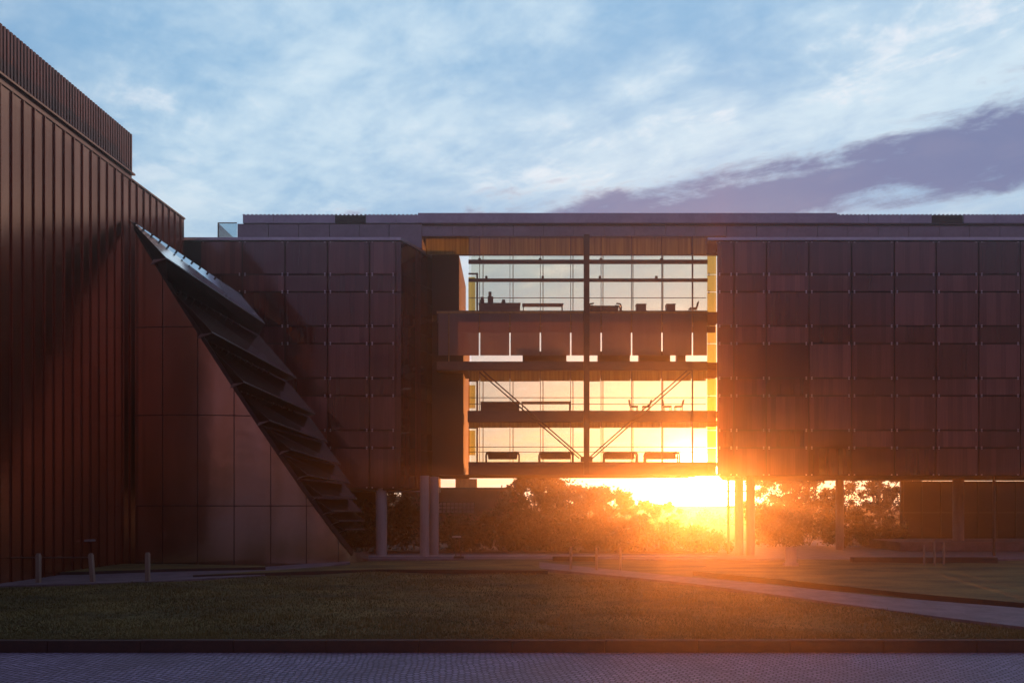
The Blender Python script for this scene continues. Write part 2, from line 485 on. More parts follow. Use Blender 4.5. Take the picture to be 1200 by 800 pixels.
def sheet(name, x0, x1, y0, y1, nx, ny, z, mt, kind='structure'):
    vs = [(x0 + (x1 - x0) * i / nx, y0 + (y1 - y0) * j / ny) for j in range(ny + 1) for i in range(nx + 1)]
    mb = MB()
    mb.add([(x, y, z + ripple(x, y) * min(1, (y - y0) / 2.0)) for x, y in vs],
           [(j * (nx + 1) + i, j * (nx + 1) + i + 1, (j + 1) * (nx + 1) + i + 1, (j + 1) * (nx + 1) + i) for j in range(ny) for i in range(nx)])
    return tag(mb.build(name, mt, smooth=True), kind=kind)


sheet('lawn', -75, 75, LY + 0.003, 48.0, 100, 30, -0.02, M['turf'])


def ribbon(name, upper, lower, z, thick, mats, mi=0, side=None):
    mb = MB()
    poly = [G(px, py, z) for px, py in upper] + [G(px, py, z) for px, py in reversed(lower)]
    mb.prism([(p.x, p.y) for p in reversed(poly)], z - thick, z, mi, side)
    return tag(mb.build(name, mats), kind='structure')


ribbon('footpath', [(-250, 684), (0, 677), (172, 668), (300, 664.5), (345, 661), (410, 655.5)],
       [(-250, 697), (0, 686), (172, 681), (300, 674), (345, 668.5), (410, 659)], 0.07, 0.3, M['path'])
ribbon('footpath', [(632, 658), (690, 664), (800, 675), (880, 682), (1050, 700), (1200, 712), (1500, 738)],
       [(632, 665.5), (690, 671), (810, 683), (950, 702), (1100, 722), (1200, 734), (1500, 775)], 0.07, 0.3, M['path'])
tt = [M['turf'], M['kerb']]
ribbon('lawn_terrace', [(-200, 660), (100, 660), (200, 660), (311, 662.5)], [(-200, 674), (100, 669.5), (200, 666), (311, 664)], 0.22, 0.35, tt, 0, 1)
ribbon('lawn_terrace', [(330, 667), (440, 659.5), (530, 656.5), (618, 660)], [(226, 673.5), (330, 670), (440, 666.5), (642, 668)], 0.16, 0.3, tt, 0, 1)
ribbon('lawn_terrace', [(830, 662), (1000, 664), (1200, 664), (1500, 664)], [(812, 669), (920, 679), (1060, 694), (1200, 706), (1500, 732)], 0.20, 0.35, tt, 0, 1)
g = MB(); g.box(-75, 75, 48.003, 72, -0.40, 0.05)
tag(g.build('forecourt', M['path']), kind='structure')
g = MB(); g.box(-31, 13.5, 53.6, 74, -0.1, 0.12)
tag(g.build('shade_sheet', M['dirt']), kind='structure')  # dark sheet added for the shade on the ground under the shrubs
g = MB(); g.box(-12, 14.2, 50.0, 50.45, 0.053, 0.13)
tag(g.build('stone_step', M['step'], bevel=0.01), kind='structure')

# ------------------------------------------------------------------ copper clad building at the left
DW = 65 / F                                   # the wall runs back along (DW, 1)
CY = 43.0
CX = (153 - 600) / F * CY


def wx(y, out=0.0): return CX + DW * (y - CY) + out


Z_eave, Z_gut, Z_top = P(0, 211, CY).z, P(0, 203, CY).z, P(0, 158, CY).z
cb = thing('copper_building', (CX, CY, 0), 'tall brown copper clad building with slatted rooftop screen at the left edge', 'building')
Y0, Y1 = 8.0, 49.0
mb = MB()
mb.hexa([(wx(Y0), Y0, -0.3), (wx(Y1), Y1, -0.3), (wx(Y1), Y1, Z_eave), (wx(Y0), Y0, Z_eave)],
        [(wx(Y0) - 22, Y0, -0.3), (wx(Y1) - 22, Y1, -0.3), (wx(Y1) - 22, Y1, Z_eave), (wx(Y0) - 22, Y0, Z_eave)])
y = Y0 + 0.4
while y < Y1:                                 # standing seams and shadow gap beside each
    s = 0.055
    mb.hexa([(wx(y, 0.085), y, -0.3), (wx(y + s, 0.085), y + s, -0.3), (wx(y + s, 0.085), y + s, Z_eave - 0.03), (wx(y, 0.085), y, Z_eave - 0.03)],
            [(wx(y, -0.02), y, -0.3), (wx(y + s, -0.02), y + s, -0.3), (wx(y + s, -0.02), y + s, Z_eave - 0.03), (wx(y, -0.02), y, Z_eave - 0.03)])
    y += 0.704
mb.build('wall', M['copper'], cb)
mb = MB()
y = Y0 + 0.4
while y < Y1 - 0.1:                           # dark recess strip that follows every seam
    a, c = y - 0.07, y - 0.004
    mb.hexa([(wx(a, 0.012), a, -0.3), (wx(c, 0.012), c, -0.3), (wx(c, 0.012), c, Z_eave - 0.05), (wx(a, 0.012), a, Z_eave - 0.05)],
            [(wx(a, -0.02), a, -0.3), (wx(c, -0.02), c, -0.3), (wx(c, -0.02), c, Z_eave - 0.05), (wx(a, -0.02), a, Z_eave - 0.05)])
    y += 0.704
mb.build('seam_joints', M['copper_dark'], cb)
mb = MB()                                     # rooftop screen of narrow vertical slats
def skew(y0, y1, o0, o1, z0, z1):
    mb.hexa([(wx(y0, o1), y0, z0), (wx(y1, o1), y1, z0), (wx(y1, o1), y1, z1), (wx(y0, o1), y0, z1)],
            [(wx(y0, o0), y0, z0), (wx(y1, o0), y1, z0), (wx(y1, o0), y1, z1), (wx(y0, o0), y0, z1)])
skew(Y0, CY - 0.05, -0.30, 0.02, Z_gut + 0.02, Z_top - 0.03)
y = Y0
while y < CY - 0.1:
    skew(y, y + 0.12, 0.0, 0.11, Z_gut + 0.03, Z_top)
    y += 0.21
mb.build('roof_screen', M['copper_dark'], cb)
mb = MB()
skew(Y0, CY + 0.12, -0.30, 0.22, Z_gut - 0.10, Z_gut)
skew(Y0, CY + 0.02, -0.30, 0.06, Z_eave + 0.003, Z_gut - 0.103)
mb.build('gutter', M['copper'], cb)
mb = MB()
skew(CY + 0.02, Y1, -0.3, 0.09, Z_eave + 0.003, Z_eave + 0.10)
mb.build('coping', M['copper'], cb)
wl = MB(); p = P(91, 633, 39.0)
wl.box(wx(39) + 0.0, wx(39) + 0.35, 38.8, 39.3, p.z - 0.05, p.z + 0.05)
wl.build('wall_light', M['alu'], cb)

# ------------------------------------------------------------------ the slanted steel drum and its fins
DCX, DCY = -19.3, 48.0
DA, DB = 9.8, 5.45                           # half axes of the drum's plan


def dpt(phi, z, extra=0.0): return Vector((DCX + (DA + extra) * math.sin(phi), DCY - (DB + extra) * math.cos(phi), z))


def cut_z(x, y):
    """height of the slanted cut over a plan point: falls to the right"""
    pa, pb = P(154, 258, 42.6), P(406, 622, 47.7)
    t = (x - pa.x) / (pb.x - pa.x)
    return pa.z + (pb.z - pa.z) * t


dr = thing('steel_skylight_tower', (DCX, DCY - DB, 0), 'bronze steel drum cut off on a steep slant beside the copper building', 'tower')
PH0, PH1 = R(-17.5), R(90)
NB = 10
mb = MB(); jt = MB()
phs = [PH0 + (PH1 - PH0) * i / 80 for i in range(81)]
cols = []
for ph in phs:
    p = dpt(ph, 0)
    cols.append((p, max(0.6, cut_z(p.x, p.y))))
vs, fs = [], []
for (p, zt) in cols: vs += [(p.x, p.y, -0.3), (p.x, p.y, zt)]
n = len(vs)
for (p, zt) in cols:
    d = (Vector((DCX, DCY, 0)) - Vector((p.x, p.y, 0))).normalized() * 0.25
    vs += [(p.x + d.x, p.y + d.y, -0.3), (p.x + d.x, p.y + d.y, zt)]
for i in range(80):
    a = 2 * i
    fs += [(a, a + 2, a + 3, a + 1), (n + a + 1, n + a + 3, n + a + 2, n + a), (a + 1, a + 3, n + a + 3, n + a + 1)]
fs += [(1, n + 1, n, 0), (160, n + 160, n + 161, 161)]
mb.add(vs, fs)
mb.build('wall', M['steel'], dr, smooth=False)
for o in [dr.children[0]]:
    for pl in o.data.polygons: pl.use_smooth = True
    em = o.modifiers.new('edges', 'EDGE_SPLIT'); em.split_angle = R(30)
# open joints between the plates
s, acc, last, marks = 2.06, 0.35, dpt(PH0, 0), []
for i in range(1, 2000):
    ph = PH0 + (PH1 - PH0) * i / 2000
    p = dpt(ph, 0); acc += (p - last).length; last = p
    if acc >= s: marks.append(ph); acc = 0
for ph in marks:
    p, p2 = dpt(ph, 0, 0.006), dpt(ph + 0.0055, 0, 0.006)
    zt = cut_z(p.x, p.y) - 0.1
    if zt > 0.5:
        q1, q2 = dpt(ph, 0, -0.05), dpt(ph + 0.0055, 0, -0.05)
        jt.hexa([(p.x, p.y, -0.3), (p2.x, p2.y, -0.3), (p2.x, p2.y, zt), (p.x, p.y, zt)], [(q1.x, q1.y, -0.3), (q2.x, q2.y, -0.3), (q2.x, q2.y, zt), (q1.x, q1.y, zt)])
for py in (384, 487, 593):
    z = P(0, py, 42.7).z
    for i in range(80):
        a, c = dpt(phs[i], z, 0.007), dpt(phs[i + 1], z, 0.007)
        a2, c2 = dpt(phs[i], z, -0.05), dpt(phs[i + 1], z, -0.05)
        if cut_z(c.x, c.y) > z + 0.15:
            dz_ = Vector((0, 0, 0.055))
            jt.hexa([a, c, c + dz_, a + dz_], [a2, c2, c2 + dz_, a2 + dz_])
jt.build('panel_joints', M['steel_dark'], dr)
# dark edge strip along the cut
mb = MB()
for i in range(80):
    (p, z1), (p2, z2) = cols[i], cols[i + 1]
    if z2 <= 0.65: break
    a, c = dpt(phs[i], 0, 0.10), dpt(phs[i + 1], 0, 0.10)
    a2, c2 = dpt(phs[i], 0, -0.3), dpt(phs[i + 1], 0, -0.3)
    mb.hexa([(a.x, a.y, z1 - 0.36), (c.x, c.y, z2 - 0.36), (c.x, c.y, z2 + 0.04), (a.x, a.y, z1 + 0.04)],
            [(a2.x, a2.y, z1 - 0.36), (c2.x, c2.y, z2 - 0.36), (c2.x, c2.y, z2 + 0.04), (a2.x, a2.y, z1 + 0.04)])
mb.build('edge_trim', M['steel_dark'], dr)
# fins: P upper left, A outer left corner, T outer right tip, Q upper right
fins = [((152, 257), (194, 301), (310, 378), (281, 344)), ((197, 334), (248, 388), (347, 442), (303, 392)),
        ((240, 398), (285, 446), (369, 484), (336, 446)), ((277, 456), (315, 491), (384, 517), (362, 487)),
        ((304, 497), (340, 525), (399, 543), (379, 517)), ((328, 530), (360, 555), (410, 565), (394, 543)),
        ((350, 560), (377, 579), (418, 583), (402, 565)), ((363, 581), (388, 597), (424, 598), (409, 583)),
        ((378, 600), (397, 609), (427, 609), (413, 598)), ((390, 612), (404, 619), (428, 619), (414, 609))]
for i, (p_, a_, t_, q_) in enumerate(fins):
    nx = fins[i + 1] if i + 1 < len(fins) else ((402, 622), 0, 0, (408, 620))
    kf = 42.62 + 3.6 * (i / 9) ** 1.5
    kb = 46.4 + 2.6 * i / 9
    p0, q0 = P(*p_, kf), P(*q_, kb)
    a0, t0 = P(*a_, kf - (2.3, 2.4, 1.6, 1.3, 1.1, 0.8, 0.7, 0.6, 0.5, 0.4)[i]), P(*t_, kb - 0.9)
    p1, q1 = P(*nx[0], kf + 0.25), P(*nx[3], kb + 0.1)
    lip = Vector((0.05, -0.05, -0.10))
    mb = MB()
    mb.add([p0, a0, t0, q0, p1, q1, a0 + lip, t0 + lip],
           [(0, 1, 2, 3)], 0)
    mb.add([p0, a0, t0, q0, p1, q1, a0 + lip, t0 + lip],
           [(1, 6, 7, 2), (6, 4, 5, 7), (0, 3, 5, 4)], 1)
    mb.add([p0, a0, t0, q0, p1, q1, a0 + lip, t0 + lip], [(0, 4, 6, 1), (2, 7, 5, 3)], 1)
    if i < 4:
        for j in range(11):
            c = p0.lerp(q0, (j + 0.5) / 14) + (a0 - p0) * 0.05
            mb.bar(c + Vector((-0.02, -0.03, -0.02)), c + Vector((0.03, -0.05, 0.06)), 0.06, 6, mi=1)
    fo = mb.build('fin', [M['fin_sky_bright'] if i == 0 else M['fin_dim_bronze'], M['fin_under'], M['fin_cap']], dr)
    cp = MB()                                  # pale folded corner plate at the near end
    c0 = P(a_[0] - 18 + i, a_[1] + 7 - i * 0.4, kf - 0.94 - 0.9 * max(0, 2 - i) / 2)
    c1 = P(a_[0] - 15 + i, a_[1] + 1.5, kf - 0.97 - 0.9 * max(0, 2 - i) / 2)
    off = Vector((0.0, 0.12, 0.0))
    v3 = [a0 + lip + Vector((0, -0.02, 0)), c0 + lip, c1 + lip]
    cp.add(v3 + [x + off for x in v3], [(0, 1, 2), (5, 4, 3), (0, 3, 4, 1), (1, 4, 5, 2), (2, 5, 3, 0)])
    cp.build('end_cap', M['fin_cap'], fo)

# ------------------------------------------------------------------ the glass building
YF = 50.0                                     # wings
YC = 52.0                                     # glazed centre
gb = thing('glass_building', (4.0, YF, 0), 'long dark glass building with a see through glazed centre over an open passage', 'building')
rows = [282.5, 321.5, 342, 382, 402.5, 443, 463.5, 504, 524.5, 557]
WX_l, WX_r = P(470, 0, YF).x, P(840, 0, YF).x
WX_end = 34.0
Zw0, Zw1 = P(0, 557, YF).z, P(0, 281, YF).z
WY = 61.0
mb = MB()
mb.prism([(-31, YF + 0.25), (WX_l - 0.05, YF + 0.25), (P(507, 0, 53.7).x - 0.12, 53.75), (P(507, 0, 53.7).x - 0.12, WY), (-31, WY)], P(0, 574, YF).z, Zw1)
mb.build('wing_light_block', M['core'], gb)  # solid filler added behind the glass so light does not leak through
mb = MB()
mb.prism([(WX_r + 0.08, YF + 0.25), (WX_end + 16, YF + 0.25), (WX_end + 16, WY), (WX_r + 3.6, WY), (WX_r + 0.35, YF + 0.9)], Zw0, Zw1)
mb.build('wing_light_block', M['core'], gb)  # same added filler against light leaks, splayed beside the edge glass


def panel(px0, px1, py0, py1, name='glass_panel'):
    x0, z1 = XZ(px0, py0, YF)
    x1, z0 = XZ(px1, py1, YF)
    gp = 0.042
    t = [random.gauss(0, 0.004) for _ in range(4)]
    mb = MB()
    mb.hexa([(x0 + gp, YF + t[0], z0 + gp), (x1 - gp, YF + t[1], z0 + gp), (x1 - gp, YF + t[2], z1 - gp), (x0 + gp, YF + t[3], z1 - gp)],
            [(x0 + gp, YF + 0.06, z0 + gp), (x1 - gp, YF + 0.06, z0 + gp), (x1 - gp, YF + 0.06, z1 - gp), (x0 + gp, YF + 0.06, z1 - gp)])
    if x1 - x0 > 1:
        for cx in (x0 + 0.19, x1 - 0.19):
            for cz in (z0 + 0.06, z1 - 0.06):
                mb.box(cx - 0.042, cx + 0.042, YF - 0.035, YF + 0.02, cz - 0.038, cz + 0.038, 1)
    return mb.build(name, [M['louvre_glass'], M['fixing']], gb)


rc = [840, 860, 898, 948, 998, 1048, 1097, 1147, 1196, 1246]
for j in range(9):
    for i in range(8): panel(rc[i], rc[i + 1], rows[j], rows[j + 1])
mb = MB(); x0 = P(1196, 0, YF).x
for j in range(9):                            # the rest of the wing runs out of the frame
    z1, z0 = P(0, rows[j], YF).z, P(0, rows[j + 1], YF).z
    for i in range(5):
        mb.box(x0 + 0.03 + i * 2.9, x0 + (i + 1) * 2.9, YF, YF + 0.06, z0 + 0.025, z1 - 0.025)
mb.build('outer_glazing', M['louvre_glass'], gb)
lc = [235, 284, 334, 384, 433, 464]
lr = rows[:8] + [524.5, 572]
vis_from = [284, 284, 284, 334, 334, 334, 384, 384, 384]
for j in range(9):
    for i in range(5):
        if lc[i + 1] > vis_from[j] - 5 and not (i == 0 and j > 1): panel(lc[i], lc[i + 1], lr[j], lr[j + 1])
mb = MB()
for j in range(9):
    z1, z0 = P(0, lr[j], YF).z, P(0, lr[j + 1], YF).z
    mb.box(P(464, 0, YF).x + 0.02, WX_l, YF, YF + 0.06, z0 + 0.025, z1 - 0.025)
    # canted return towards the recess
    a, c = Vector((WX_l + 0.02, YF + 0.02, 0)), Vector((P(507, 0, 53.7).x, 53.7, 0))
    for s0, s1 in ((0.0, 0.44), (0.46, 0.98)):
        u, v = a.lerp(c, s0), a.lerp(c, s1)
        nn = Vector((-0.05, 0.03, 0))
        mb.hexa([(u.x, u.y, z0 + 0.025), (v.x, v.y, z0 + 0.025), (v.x, v.y, z1 - 0.025), (u.x, u.y, z1 - 0.025)],
                [(u.x + nn.x, u.y + nn.y, z0 + 0.025), (v.x + nn.x, v.y + nn.y, z0 + 0.025), (v.x + nn.x, v.y + nn.y, z1 - 0.025), (u.x + nn.x, u.y + nn.y, z1 - 0.025)])
mb.build('corner_glazing', M['louvre_glass'], gb)
mb = MB()
a, c = Vector((WX_l, YF, 0)), Vector((P(507, 0, 53.7).x, 53.7, 0))
zc0, zc1 = P(0, 282.2, YF).z, P(0, 278.5, YF).z
mb.box(-31, WX_l, YF - 0.10, YF + 0.6, zc0, zc1)
mb.hexa([(a.x + 0.003, YF - 0.10, zc0), (c.x + 0.1, c.y - 0.1, zc0), (c.x + 0.1, c.y - 0.1, zc1), (a.x + 0.003, YF - 0.10, zc1)],
        [(a.x + 0.003, YF + 0.6, zc0), (c.x - 0.5, c.y + 0.2, zc0), (c.x - 0.5, c.y + 0.2, zc1), (a.x + 0.003, YF + 0.6, zc1)])
mb.build('cornice', M['alu'], gb, bevel=0.02)
mb = MB()
mb.box(P(829, 0, YF).x, WX_end + 16, YF - 0.10, YF + 0.6, zc0, zc1)
mb.build('cornice', M['alu'], gb, bevel=0.02)
# amber edge glass beside the centre
for j in range(9):
    x0, z1 = XZ(829, rows[j], YF)
    x1, z0 = XZ(839.5, rows[j + 1], YF)
    mb = MB(); mb.box(x0, x1, YF + 0.02, YF + 0.05, z0 + 0.02, z1 - 0.02)
    for cz in (z0 + 0.06, z1 - 0.06): mb.box(x0 + 0.07, x0 + 0.15, YF - 0.01, YF + 0.06, cz - 0.035, cz + 0.035, 1)
    mb.build('edge_pane', [M['glass_warm'], M['rail']], gb)

YB = 55.6                                     # rear face of the glazed centre
Xc = 15.55
# roof storey
Zb0, Zb1, Zr1 = P(0, 276.5, YC).z, P(0, 262, YC).z, P(0, 250.5, YC).z
xl, xr = P(285, 0, YC).x, WX_end + 16
mb = MB()
px = [278, 314.5, 350, 386, 421, 456, 494.5]
edge_x = [P(v, 0, YC).x for v in px]
mb.box(edge_x[0] + 0.25, edge_x[-1], YC + 0.13, WY - 0.5, Zw1 + 0.11, Zb1 - 0.02, 1)
for u, v in zip(edge_x, edge_x[1:]): mb.box(u + 0.02, v - 0.02, YC, YC + 0.12, Zw1 + 0.113, Zb1 - 0.02)
ex = [P(494.5 + 35.65 * i, 0, YC).x for i in range(27)]
for i, (u, v) in enumerate(zip(ex, ex[1:])):
    mb.box(u + 0.015, v - 0.015, YC, YC + 0.12, Zb0 if i < 10 else Zb0 - 0.2, Zb1 - 0.02)
mb.box(edge_x[-1] + 0.1, xr, YC + 0.13, YB, Zb0 + 0.1, Zb1 - 0.021, 1)
mb.build('parapet_band', [M['alu_band'], M['core']], gb)
mb = MB(); mb.box(P(256, 0, YC).x, edge_x[0] - 0.02, YC - 0.03, YC, Zw1 + 0.11, Zb1)
x_, z_ = P(256, 0, YC).x, Zb1
mb.box(x_, x_ + 0.03, YC + 0.003, YC + 4, Zw1 + 0.11, Zb1)
mb.build('parapet_glass', M['glass_blue'], gb)
mb = MB()
mb.box(x_ - 0.03, edge_x[0], YC - 0.06, YC - 0.033, Zb1 + 0.003, Zb1 + 0.06)
mb.box(x_ - 0.04, x_ + 0.02, YC - 0.06, YC - 0.033, Zw1 + 0.11, Zb1)
mb.build('parapet_rail', M['rail'], gb)
mb = MB()
jx = [285 + 36 * i for i in range(6)]
for i, u in enumerate(jx):
    v = jx[i + 1] if i < 5 else 490
    if i == 3: continue
    mb.box(P(u, 0, YC).x + 0.01, P(v, 0, YC).x - 0.01, YC - 0.10, YC + 3, Zb1 + 0.003, P(0, 252.5, YC).z)
mb.box(P(490, 0, YC).x, P(980, 0, YC).x, YC - 0.14, YC + 3, Zb1 + 0.003, Zr1)
for i in range(12):
    u = P(980 + 37 * i, 0, YC).x
    if i == 3: continue
    mb.box(u + 0.015, P(980 + 37 * (i + 1), 0, YC).x - 0.01, YC - 0.10, YC + 3, Zb1 + 0.003, P(0, 252.5, YC).z)
for xx in np.arange(P(285, 0, YC).x, P(489, 0, YC).x, 0.30): mb.box(xx, xx + 0.15, YC - 0.10, YC + 3, P(0, 252.5, YC).z + 0.002, P(0, 251.6, YC).z)
for xx in np.arange(P(981, 0, YC).x, P(1300, 0, YC).x, 0.30): mb.box(xx, xx + 0.15, YC - 0.10, YC + 3, P(0, 252.5, YC).z + 0.002, P(0, 251.6, YC).z)
mb.build('roof', M['roof_edge'], gb)
for u in (393, 1091):
    mb = MB()
    mb.box(P(u, 0, YC).x + 0.02, P(u + 36, 0, YC).x - 0.02, YC - 0.11, YC + 2, Zb1 + 0.004, P(0, 253, YC).z)
    for z in np.arange(Zb1 + 0.08, P(0, 253, YC).z - 0.04, 0.11): mb.box(P(u, 0, YC).x + 0.02, P(u + 36, 0, YC).x - 0.02, YC - 0.14, YC - 0.113, z, z + 0.05)
    mb.build('vent_panel', M['vent'], gb)
mb = MB()
mb.box(P(494.5, 0, YC).x + 0.01, xr, YC - 0.12, YC - 0.003, Zb1 - 0.13, Zb1 - 0.001)
mb.build('roof_gutter', M['vent'], gb)

# the glazed centre: floors, ceilings, mullions, panes
Xa, Xb = P(512, 0, YC).x, P(829, 0, YC).x
Xo = P(549, 0, YC).x                          # where the see-through part starts


def zc(py): return P(0, py, YC).z


slabs = [(541, 556), (481, 494), (423.5, 433.5), (364, 367)]
for i, (t, bt_) in enumerate(slabs):
    xs = P((549, 548, 512, 512)[i], 0, YC).x
    mb = MB()
    mb.box(xs, Xb + (0.6 if i < 2 else 0), YC - 0.05, YC + 0.25, zc(bt_), zc(t))
    if i == 0: mb.box(xs, Xb + 0.6, YC - 0.09, YC - 0.053, zc(546), zc(544))
    mb.build('slab_edge', M['slab'], gb, bevel=0.01)
    mb = MB(); mb.box(xs, Xc, YC + 0.253, YB, zc(t) - 0.16, zc(t) - 0.02)
    mb.build('floor', M['floor'], gb)
    mb = MB(); mb.box(xs, Xc, YC + 0.253, YB, zc(bt_) + 0.02, zc(bt_) + 0.10)
    mb.build('ceiling', M['ceiling'], gb)
    mb = MB(); mb.box(xs, Xc, YB - 0.2, YB + 0.1, zc(bt_) + 0.02, zc(t) - 0.03)
    mb.build('slab_edge', M['slab'], gb)
mb = MB(); mb.box(P(494, 0, YC).x, Xc, YC + 0.13, YB, Zb0, Zb0 + 0.09)
mb.build('ceiling', M['ceiling'], gb)
mb = MB(); mb.box(P(494, 0, YC).x, xr, YB + 0.003, YB + 0.5, Zb0 - 0.03, Zb0 + 0.1)
mb.build('roof_deck', M['slab'], gb)
# underside of the passage
mb = MB(); mb.box(P(514, 0, YC).x, WX_r, YC + 0.2, WY - 2.5, zc(556) - 0.02, zc(556) + 0.018)
mb.build('passage_soffit', M['soffit'], gb)
# solid service core left of the see-through part
mb = MB()
mb.box(P(507, 0, 53.7).x, P(543, 0, 53.2).x, 53.2, WY, zc(556), zc(367) - 0.3)
mb.box(P(507, 0, 53.7).x, P(538, 0, 53.2).x, 53.2, WY, zc(364), zc(292))
mb.build('service_core', M['core'], gb)
mb = MB()
for t, b_ in ((315, 364), (446, 474), (501, 531)):
    xx0, xx1 = P(549, 0, 54).x, P(557, 0, 54).x
    mb.box(xx0, xx1, 53.9, 53.95, zc(b_), zc(t))
mb.build('amber_screen', M['glass_warm'], gb)
mb = MB()
for t, b_ in ((310, 364), (440, 481), (497, 541)):
    xx1 = P(558.5, 0, 53.9).x
    mb.box(xx1 - 0.02, xx1 + 0.11, 53.86, 53.99, zc(b_) - 0.02, zc(t))
    mb.box(P(549, 0, 53.9).x, xx1 - 0.023, 53.87, 53.98, zc(t) - 0.1, zc(t))
mb.build('screen_frame', M['mast'], gb)
bays = [562 + 35.6 * i for i in range(8)]     # 562 .. 811
bx = [P(u, 0, YC).x for u in bays]
all_x = [Xo] + bx + [Xb]
lev = [(Zb0 - 0.02, zc(364) + 0.003, 'clear'), (zc(433.5) - 0.003, zc(481) + 0.003, 'clear'), (zc(494) - 0.003, zc(541) + 0.003, 'clear')]
for zt, zb, kind in lev:
    for u, v in zip(all_x, all_x[1:]):
        mb = MB(); mb.box(u + 0.02, v - 0.02, YC - 0.02, YC - 0.008, zb, zt)
        mb.build('window_pane', M['glass'], gb)
    mb = MB(); mb.box(Xo, Xc, YB + 0.11, YB + 0.12, zb, zt)
    mb.build('rear_glazing', M['glass'], gb)
for u in bx:
    mb = MB()
    for zt, zb, kind in lev:
        mb.box(u - 0.018, u + 0.018, YC - 0.05, YC + 0.12, zb, zt)
    mb.build('mullion', M['rail'], gb)
mb = MB()                                      # mullions of the rear glazing and roller blinds' guides
for zt, zb, kind in lev:
    for u in np.arange(Xo + 0.9, Xc, 2.3): mb.box(u - 0.03, u + 0.03, YB + 0.03, YB + 0.1, zb, zt)
mb.build('rear_mullions', M['ceiling'], gb)
# transoms of the top storey
for (t, b_) in ((304.5, 309), (326.5, 330)):
    mb = MB(); mb.box(Xo, Xb, YC - 0.06, YC + 0.10, zc(b_), zc(t))
    mb.build('transom', M['slab'], gb)
for u, py, hh in ((570, 326.5, 0.17), (636, 326.5, 0.17), (703, 326.5, 0.17), (769, 326.5, 0.17), (562, 304.5, 0.10), (633, 304.5, 0.10), (704, 304.5, 0.10), (775, 304.5, 0.10)):
    x, z = XZ(u, py, YC)
    mb = MB(); mb.box(x - 0.085, x + 0.085, YC - 0.1, YC + 0.05, z + 0.003, z + hh)
    mb.build('bracket', M['mast'], gb)
# handrails
mb = MB()
for py in (349, 465.8, 473.3, 523.5, 529.3):
    mb.box(Xo, Xb, YC + 0.32, YC + 0.36, P(0, py, YC + 0.34).z - 0.022, P(0, py, YC + 0.34).z + 0.022)
mb.build('handrail', M['rail'], gb)
# fritted spandrel storey
sx = [P(513, 0, YC).x, P(526, 0, YC).x] + bx + [Xb]
for i, (u, v) in enumerate(zip(sx, sx[1:])):
    mb = MB(); mb.box(u + 0.05, v - 0.05, YC - 0.06, YC - 0.03, zc(416.5), zc(367.5))
    mb.build('spandrel_panel', M['frost'], gb)
mb = MB()
for u in sx[1:-1]: mb.box(u - 0.03, u + 0.03, YC + 0.0, YC + 0.1, zc(389 if u > Xo + 0.5 else 423), zc(368))
mb.box(Xa, Xb, YC - 0.08, YC - 0.061, zc(367.5), zc(365))
mb.build('spandrel_frame', M['ceiling'], gb)
mb = MB(); mb.box(Xa, Xb, YC + 0.05, YC + 0.28, zc(377), zc(367.2))
mb.build('spandrel_beam', M['slab'], gb)
mb = MB(); mb.box(Xo, Xc, YB + 0.11, YB + 0.12, zc(423), zc(368))
mb.build('rear_glazing', M['glass'], gb)
mb = MB(); mb.box(Xo - 0.6, Xc, YB - 0.15, YB - 0.05, P(0, 390, YB).z, zc(368))
mb.build('blind', M['slab'], gb)
for ztop, py in ((Zb0 - 0.02, 296.5), (zc(433.5), 445.5), (zc(494), 500.5)):   # sunlit roller blinds, part lowered
    xs = [P(498, 0, YC).x if ztop > 20 else Xo] + bx[:4] + [P(687, 0, YC).x] + bx[4:] + [Xb]
    for u, v in zip(xs, xs[1:]):
        mb = MB(); mb.box(u + 0.03, v - 0.03, YC + 0.27, YC + 0.28, zc(py + random.choice((0, 0, 0, 0.6))), ztop - 0.01)
        mb.build('roller_blind', M['blind'], gb)
# the mast and its doubled tie rods
mb = MB(); xm = P(687, 0, YC).x
mb.box(xm - 0.20, xm + 0.20, YC - 0.35, YC - 0.10, zc(556), zc(276.5))
mb.box(xm - 0.42, xm + 0.42, YC - 0.30, YC - 0.12, zc(541), zc(535))
mb.build('mast', M['mast'], gb, bevel=0.01)
for a_, c_ in (((562, 436), (679, 537)), ((809, 436), (694, 537))):
    for off in (0, 1):
        o = 4.2 * off * (1 if a_[0] < 600 else -1)
        mb = MB(); mb.bar(P(a_[0] + o, a_[1] - 1.5 * off, YC - 0.2), P(c_[0] + o * 0.7, c_[1] - 1.5 * off, YC - 0.2), 0.045)
        mb.build('tie_rod', M['mast'], gb)
# columns
for u, wd, Y, t, mt, cross in ((447, 13, 50.6, 574, 'concrete', 0), (497.5, 11, 50.3, 574, 'concrete', 0), (508.8, 11, 52.2, 560, 'concrete', 0),
                               (866, 10, 51.5, 557, 'concrete', 0), (879.5, 10, 51.5, 557, 'concrete', 0), (853.5, 3, 53, 557, 'mast', 0), (1165, 3.2, 51, 557, 'mast', 0), (984, 9, 58, 557, 'concrete', 0)):
    x = P(u, 0, Y).x; r = wd / F * Y / 2
    mb = MB(); mb.bar((x, Y, 0.05), (x, Y, max(P(0, t, Y).z, Zw0)), r, 20)
    mb.build('column', M[mt], gb)
mb = MB()
for z in (P(0, 575, 52).z, P(0, 593.5, 52).z): mb.box(P(851, 0, 52).x, P(886, 0, 52).x, 51.95, 52.02, z - 0.04, z + 0.04)
mb.build('brace_rail', M['mast'], gb)
